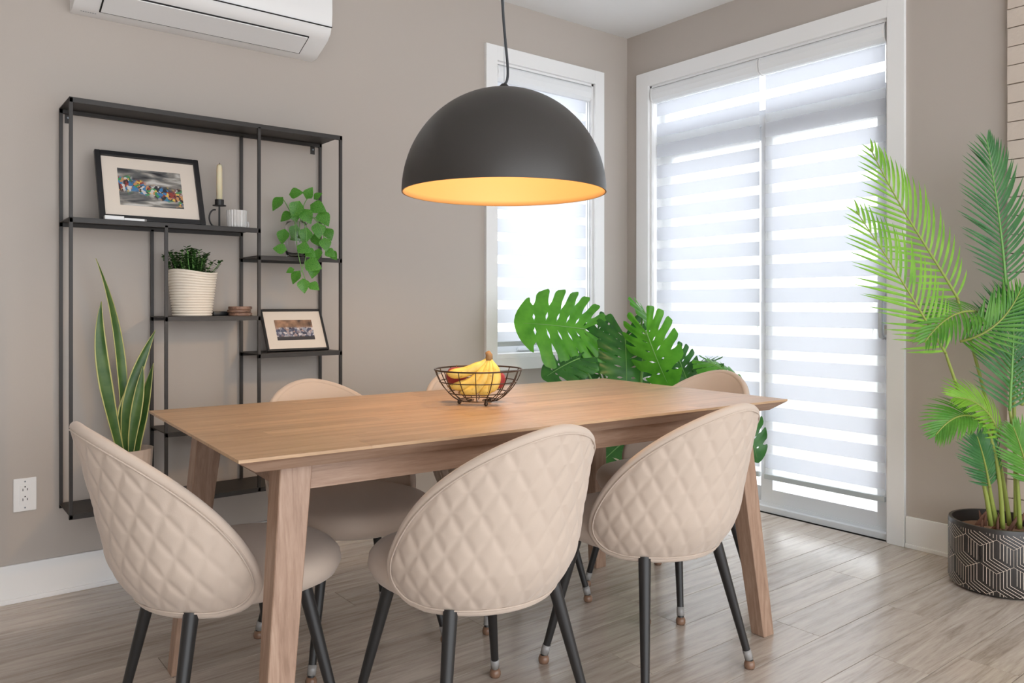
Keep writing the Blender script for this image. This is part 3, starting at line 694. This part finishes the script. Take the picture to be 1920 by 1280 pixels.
def groupphoto():
    m = mat('group_photo', (.3, .3, .3), .4); b = m.node_tree.nodes['Principled BSDF']
    tc = N(m, 'ShaderNodeTexCoord'); sx = N(m, 'ShaderNodeSeparateXYZ'); L(m, tc.outputs['Object'], sx.inputs[0])
    v = N(m, 'ShaderNodeTexVoronoi', Scale=110); L(m, tc.outputs['Object'], v.inputs['Vector']); sp = N(m, 'ShaderNodeSeparateColor'); L(m, v.outputs['Color'], sp.inputs[0])
    people = ramp(m, [(.0, (.05, .05, .08)), (.35, (.12, .13, .2)), (.55, (.5, .33, .26)), (.75, (.30, .32, .40)), (1, (.75, .68, .66))], sp.outputs[0])
    n = N(m, 'ShaderNodeTexNoise', Scale=25, Detail=2); L(m, tc.outputs['Object'], n.inputs['Vector'])
    hall = ramp(m, [(.35, (.05, .035, .03)), (.65, (.42, .24, .15))], n.outputs['Fac'])
    f1 = ramp(m, [(.108, (0, 0, 0)), (.114, (1, 1, 1))], sx.outputs[2])
    mx = N(m, 'ShaderNodeMix', data_type='RGBA'); L(m, f1, mx.inputs[0]); L(m, people, mx.inputs[6]); L(m, hall, mx.inputs[7])
    f2 = ramp(m, [(.066, (1, 1, 1)), (.070, (0, 0, 0))], sx.outputs[2])
    mx2 = N(m, 'ShaderNodeMix', data_type='RGBA'); L(m, f2, mx2.inputs[0]); L(m, mx.outputs[2], mx2.inputs[6]); mx2.inputs[7].default_value = (.05, .045, .05, 1); L(m, mx2.outputs[2], b.inputs['Base Color'])
    return m
framed('framed_painting', 'black frame with a colourful abstract painting leaning on the upper shelf', -2.985, -2.605, S1, .292, -.165, -.05, abstract(), .020, (.055, .047))
framed('framed_photo', 'small black frame with a group photo leaning on the lower right shelf', -2.352, -2.075, .888, .198, -.165, -.06, groupphoto(), .009, (.045, .042), .015)
# white remote-like box on shelf
gd = thing('white_gadget', 'small white plastic gadget lying before the painting frame', 'gadget', (-2.93, -.20, S1))
bm = bmesh.new(); box(bm, -.045, -.012, 0, .02, .012, .016, .003); finish('body', bm, m_white, gd)
bm = bmesh.new(); box(bm, .02, -.014, 0, .09, .010, .010, .002); b2 = finish('cover', bm, m_white, gd)
bm = bmesh.new(); tube(bm, [(.092, -.003, .006), (.098, -.003, .006)], .005, 10); finish('button', bm, m_clear, b2)
# candlestick with candle
CX, CY = -2.524, -.09
cs = thing('candle_holder', 'black metal candle holder with a ring handle behind the ribbed cup', 'candle holder', (CX, CY, S1))
bm = bmesh.new(); lathe(bm, [(0, 0), (.03, 0), (.03, .004), (.004, .006), (.0035, .09), (.0035, .094), (.026, .096), (.027, .099), (.018, .1), (.018, .122), (.015, .122), (.015, .104), (0, .104)], 28); finish('stand', bm, m_black, cs, False)
bm = bmesh.new(); tube(bm, [(-.028+.022*math.cos(a), -.03, .042+.034*math.sin(a)) for a in [PI*.45+i*PI*1.1/14 for i in range(15)]], .0032, 8); finish('ring_handle', bm, m_black, cs, True)
cn = thing('candle', 'cream taper candle standing in the black holder', 'candle', (CX, CY, S1+.104))
m_wax = mat('cream_wax', srgb=(240, 224, 190), rough=.5, **{'Subsurface Weight': .2})
bm = bmesh.new(); lathe(bm, [(0, 0), (.0125, 0), (.0115, .14), (.0105, .158), (.006, .164), (0, .164)], 20); finish('wax', bm, m_wax, cn, True)
bm = bmesh.new(); tube(bm, [(0, 0, .163), (.001, 0, .171)], .0012, 6); finish('wick', bm, m_dark, cn)
# ribbed glass cup
m_ribglass = mat('ribbed_glass', (.9, .88, .86), .25, **{'Transmission Weight': .35})
m_clearglass = mat('clear_glass', (1, 1, 1), .02, **{'Transmission Weight': 1.0, 'IOR': 1.3})
cup = thing('ribbed_cup', 'ribbed white glass cup on the upper shelf right of the painting', 'cup', (-2.476, -.158, S1))
bm = bmesh.new(); ribbed(bm, [(.026, 0), (.036, .006), (.038, .074), (.035, .074), (.033, .008)], 44, .0025); finish('cup_body', bm, m_ribglass, cup)
bm = bmesh.new(); tube(bm, [(.038, 0, .03), (.047, 0, .028), (.049, 0, .012), (.038, 0, .006)], .004, 8); finish('handle', bm, m_ribglass, cup, True)
# basket with small plant
bk = thing('rope_basket', 'white coiled rope basket with a small leafy plant on the middle shelf', 'potted plant', (-2.643, -.128, 1.0436))
m_rope = mat('cotton_rope', srgb=(236, 226, 212), rough=.95, bump=(300, .4, .002))
bm = bmesh.new(); nrow = 17
prof = []
for i in range(nrow):
    z = i*.0105; r = .073+.020*(i/(nrow-1)); prof += [(r-.003, z), (r+.002, z+.0025), (r+.002, z+.008), (r-.003, z+.0105)]
rings = []
for r, z in [(0, 0)]+prof+[(prof[-1][0]-.008, prof[-1][1]), (.07, .12)]:
    rings.append([bm.verts.new((r*math.cos(a), r*math.sin(a), z+(.007*math.sin(2*a+.5)*max(0, z-.08)/.1 if z > .08 else 0))) for a in [2*PI*j/40 for j in range(40)]])
for A, B in zip(rings, rings[1:]):
    for j in range(40): bm.faces.new((A[j], A[(j+1) % 40], B[(j+1) % 40], B[j]))
bmesh.ops.remove_doubles(bm, verts=bm.verts[:], dist=1e-6); finish('basket', bm, m_rope, bk, True)
bm = bmesh.new(); lathe(bm, [(.08, .14), (0, .145)], 24); finish('soil', bm, m_soil, bk)
bm = bmesh.new(); bs = bmesh.new(); rr = random.Random(5)
for i in range(44):
    a = rr.uniform(0, 2*PI); r = rr.uniform(0, .058); p = Vector((r*math.cos(a), r*math.sin(a), .14)); d = Vector((math.cos(a)*r*.9+rr.uniform(-.015, .015), math.sin(a)*r*.7+rr.uniform(-.015, .015), rr.uniform(.075, .125)))
    pts = [p, p+d*.5, p+d]; tube(bs, pts, .0015, 5)
    for k in range(9):
        q_ = p+d*(.35+.65*k/8); b_ = rr.uniform(0, 2*PI)
        for e in (0, PI):
            D = Vector((math.cos(b_+e), math.sin(b_+e), .5)).normalized(); S = D.cross(Vector((0, 0, 1))).normalized(); ln = rr.uniform(.015, .022)
            vs = [bm.verts.new(q_), bm.verts.new(q_+D*ln*.5+S*ln*.42), bm.verts.new(q_+D*ln), bm.verts.new(q_+D*ln*.5-S*ln*.42)]; bm.faces.new(vs)
finish('foliage', bm, m_euc, bk, kind='stuff'); finish('stems', bs, m_stem, bk)
# coasters
m_wc = wood('coaster_wood', (.10, .05, .035), (.22, .12, .08), (.36, .22, .16), 'X', 3, .5, .2)
for i in range(3):
    bm = bmesh.new(); lathe(bm, [(0, 0), (.045, 0), (.047, .002), (.047, .0105), (.045, .0125), (0, .0125)], 32)
    tag(finish('coaster', bm, m_wc, loc=(-2.456+(.002, -.003, .001)[i], -.138, 1.043+i*.013)), ('wooden coaster at the bottom of the stack beside the basket', 'wooden coaster in the middle of the stack beside the basket', 'wooden coaster on top of the stack beside the basket')[i], 'coaster', 'round wooden coasters on the middle shelf')
bm = bmesh.new(); box(bm, -.032, -.03, 0, .03, .03, .018, .006); tag(finish('dark_box', bm, m_blackframe, loc=(-2.514, -.058, 1.043)), 'small black box squeezed between the rope basket and the coasters', 'box')
# pothos in glass vase
pv = thing('pothos_vase', 'trailing green pothos in a clear glass vase on the right shelf', 'potted plant', (-2.205, -.12, 1.290))
bm = bmesh.new(); lathe(bm, [(0, .001), (.036, .001), (.04, .006), (.052, .06), (.054, .10), (.046, .14), (.040, .158), (.038, .158), (.044, .138), (.051, .1), (.049, .06), (.036, .01), (0, .008)], 32); finish('vase', bm, m_clearglass, pv, True)
bm = bmesh.new()
def pl_leaf(u, v):
    t = v; w_ = .5*math.sin(PI*min(1, t**.62))**.9*(1-.15*t); x = (u*2-1)*w_
    return Vector((x, t-.12*(1-abs(u*2-1)*0)*0-(.14*abs(u*2-1) if t < .12 else 0), .16*abs(x)-.22*t*t))
grid(bm, pl_leaf, 6, 8); plm = bpy.data.meshes.new('leaf'); bm.to_mesh(plm); bm.free(); plm.materials.append(m_pothos); plm.polygons.foreach_set('use_smooth', [True]*len(plm.polygons))
def pleaf(px, py, ang, size, d=None, tilt=.0):
    p = on_y(px, py, (-.15+random.uniform(-.04, .02) if py < 445 else -.285+random.uniform(-.01, .01)))-Vector(pv.location)
    Y = (RT*math.cos(ang)+Vector((0, 0, 1))*math.sin(ang)-FW*.25).normalized(); Z = (-FW+Vector((0, 0, .35))+RT*random.uniform(-.5, .5)); Z = (Z-Y*Z.dot(Y)).normalized(); X = Y.cross(Z)
    o = place('leaf', plm, None, pv); o.matrix_local = Matrix.Translation(p) @ Matrix((X, Y, Z)).transposed().to_4x4() @ Matrix.Scale(size*.92, 4); return o
LV = [(528, 372, 230, .07), (545, 364, 10, .06), (575, 370, 60, .055), (560, 380, 250, .075), (585, 385, -20, .075), (570, 395, -60, .07), (600, 400, -50, .075), (596, 420, -80, .07), (612, 430, -60, .06), (545, 400, 215, .06), (533, 432, 260, .065), (556, 425, 250, .06), (575, 430, -100, .07), (590, 440, -70, .06), (608, 448, -75, .06), (535, 468, 170, .055), (560, 462, -20, .065), (575, 470, -30, .05), (598, 468, -100, .05), (612, 470, -30, .05), (622, 472, -60, .045), (575, 492, -20, .075), (590, 498, -100, .06), (560, 510, 240, .06), (550, 505, 200, .035), (568, 525, -80, .06), (582, 532, -30, .05), (555, 412, 100, .05), (590, 372, 40, .045), (566, 440, 200, .06)]
for px, py, a, s in LV: pleaf(px, py, math.radians(a), s)
bm = bmesh.new(); o_ = Vector(pv.location)
for path in ([(562, 455, -.12), (555, 420, -.13), (540, 385, -.15), (530, 372, -.15)], [(562, 455, -.12), (575, 400, -.14), (600, 395, -.16), (612, 430, -.17)], [(564, 420, -.12), (575, 385, -.20), (605, 410, -.29), (612, 470, -.285)], [(560, 420, -.12), (548, 380, -.24), (552, 480, -.31), (575, 530, -.285)], [(560, 420, -.12), (575, 385, -.25), (584, 490, -.31), (562, 512, -.285)], [(562, 455, -.12), (558, 400, -.13), (575, 360, -.15), (585, 372, -.15)]):
    tube(bm, bez([on_y(*p)-o_ for p in path], 14), .0018, 6)
finish('vines', bm, m_stem, pv, True)
# snake plant
sp_ = thing('snake_plant', 'tall snake plant with yellow-edged leaves in a pot on the shelf bottom', 'potted plant', (-2.875, -.115, .3436))
m_spot = mat('snake_pot', srgb=(215, 196, 182), rough=.6)
bm = bmesh.new(); ribbed(bm, [(.06, 0), (.075, .005), (.085, .18), (.087, .195), (.078, .195), (.076, .17)], 48, .001); finish('pot', bm, m_spot, sp_)
bm = bmesh.new(); lathe(bm, [(.077, .168), (0, .175)], 24); finish('soil', bm, m_soil, sp_)
def sword(pix, wd, tw0, tw1):
    pts = bez([on_y(*p)-Vector(sp_.location) for p in pix], 24); bm = bmesh.new()
    def f(u, v):
        k = min(int(v*24), 23); p = pts[k].lerp(pts[k+1], v*24-k); T_ = (pts[k+1]-pts[k]).normalized(); a = tw0+(tw1-tw0)*v
        S = (RT*math.cos(a)+FW*math.sin(a)); S = (S-T_*S.dot(T_)).normalized(); n_ = S.cross(T_)
        w_ = wd*(.55+.75*min(1, v/.4)*.6 if v < .45 else 1.0*(1-((v-.45)/.55)**2.2))+.0005
        x = (u*2-1); return p+S*x*w_+n_*(.25*w_*(x*x))
    grid(bm, f, 8, 36, uv=True); o = finish('leaf', bm, m_snake, sp_, True); s = o.modifiers.new('solid', 'SOLIDIFY'); s.thickness = .002
sword([(236, 845, -0.105), (232, 700, -0.105), (225, 600, -0.105), (180, 484, -0.105)], 0.0176, .3, 1.6)
sword([(225, 845, -0.125), (200, 740, -0.125), (180, 650, -0.125), (190, 565, -0.125)], 0.0231, .9, .2)
sword([(240, 850, -0.135), (225, 780, -0.135), (255, 690, -0.135), (292, 617, -0.135)], 0.0231, -.5, .9)
sword([(255, 850, -0.150), (262, 790, -0.150), (278, 740, -0.150), (288, 680, -0.150)], 0.0253, .2, -.6)
sword([(246, 850, -0.160), (250, 800, -0.160), (262, 740, -0.160), (268, 686, -0.160)], 0.0198, -.2, .5)
sword([(238, 850, -0.120), (222, 800, -0.120), (240, 740, -0.120), (262, 700, -0.120)], 0.0264, .7, .1)

# ---------------------------------------------------------------- fruit bowl
BC = Vector((-2.135, -1.375, TH))
bw = thing('wire_fruit_bowl', 'brown wire fruit bowl on the dining table', 'bowl', BC)
m_wire = mat('bronze_wire', (.07, .045, .03), .35, metal=.6)
def brad(z): return .065+.070*math.sin(min(1, (z-.014)/.095)*PI/2)
def ringpts(r, z, n=48): return [(r*math.cos(2*PI*i/n), r*math.sin(2*PI*i/n), z) for i in range(n)]
bm = bmesh.new(); tube(bm, ringpts(.137, .11), .0026, 8, True); finish('rim', bm, m_wire, bw, True)
for r, z in ((.062, .014), (.094, .038), (.122, .073)):
    bm = bmesh.new(); tube(bm, ringpts(r, z), .0017, 6, True); finish('ring', bm, m_wire, bw, True)
for i in range(16):
    a = 2*PI*i/16+.1; pr = [(.02, .013), (.062, .013), (.080, .024), (.095, .038), (.110, .055), (.122, .073), (.131, .092), (.137, .11)]
    if i % 2: pr = pr[1:]
    bm = bmesh.new(); tube(bm, [(r*math.cos(a), r*math.sin(a), z) for r, z in pr], .0016, 6); finish('wire', bm, m_wire, bw, True)
for a in (.3, 2.4, 4.5):
    bm = bmesh.new(); bmesh.ops.create_uvsphere(bm, u_segments=12, v_segments=8, radius=.0065, matrix=Matrix.Translation((.06*math.cos(a), .06*math.sin(a), .0065))); finish('foot', bm, m_wire, bw, True)
def banana_mat():
    m = mat('banana_peel', (.80, .56, .12), .45); b = m.node_tree.nodes['Principled BSDF']; tc = N(m, 'ShaderNodeTexCoord')
    n = N(m, 'ShaderNodeTexNoise', Scale=60, Detail=4); L(m, tc.outputs['Object'], n.inputs['Vector']); L(m, ramp(m, [(.28, (.50, .33, .07)), (.40, (.80, .55, .12)), (.8, (.86, .64, .18))], n.outputs['Fac']), b.inputs['Base Color']); return m
m_ban = banana_mat(); m_bst = mat('banana_stem', (.33, .19, .08), .7)
bn = thing('banana_bunch', 'bunch of yellow bananas lying in the wire bowl', 'fruit', BC+Vector((0, 0, .02)))
top_ = at(917, 668, 2.47)-BC-Vector((0, 0, .02))
def banana(pix):
    pts = bez([top_]+[at(*p)-BC-Vector((0, 0, .02)) for p in pix], 22)
    rad = []
    for i in range(23):
        v = i/22; rad.append(.0065+.0*v if v < .12 else (.0065+.0125*min(1, (v-.12)/.22) if v < .8 else .019*(1-((v-.8)/.2)**2*.8)))
    bm = bmesh.new(); tube(bm, pts, rad, 7); o = finish('banana', bm, m_ban, bn, True)
    bm = bmesh.new(); tube(bm, [pts[-1], pts[-1]+(pts[-1]-pts[-2])*.5], [.005, .003], 6); finish('tip', bm, m_bst, o)
    sm = o.modifiers.new('sub', 'SUBSURF'); sm.levels = 1; sm.render_levels = 1
banana([(900, 692, 2.47), (865, 703, 2.46), (838, 700, 2.45)])
banana([(908, 700, 2.46), (888, 728, 2.45), (842, 724, 2.46)])
banana([(914, 700, 2.45), (908, 736, 2.44), (862, 736, 2.45)])
banana([(922, 698, 2.45), (928, 730, 2.44), (898, 740, 2.44)])
banana([(930, 694, 2.46), (938, 716, 2.44), (914, 735, 2.43)])
bm = bmesh.new(); tube(bm, [top_-Vector((0, 0, .012)), top_+Vector((0, 0, .004)), top_+Vector((-.006, 0, .014))], [.012, .011, .008], 10); finish('crown', bm, m_bst, bn, True)
m_apple = mat('apple_skin', (.35, .04, .045), .35, bump=(20, .05, .002))
def apple(p, r, label):
    t = thing('apple', label, 'fruit', p, random.uniform(0, 6), 'red apples in the wire bowl')
    bm = bmesh.new(); lathe(bm, [(0, .16*r), (.3*r, .04*r), (.62*r, .12*r), (.92*r, .55*r), (1.0*r, 1.0*r), (.93*r, 1.4*r), (.65*r, 1.75*r), (.3*r, 1.84*r), (.1*r, 1.72*r), (0, 1.6*r)], 28); finish('skin', bm, m_apple, t, True)
    bm = bmesh.new(); tube(bm, [(0, 0, 1.6*r), (.05*r, 0, 2.05*r)], .0015, 6); finish('stalk', bm, m_bst, t)
apple(BC+Vector((.074, .004, .042)), .031, 'red apple at the right side of the wire bowl')
apple(BC+Vector((-.03, .078, .05)), .034, 'red apple peeking out behind the bananas')
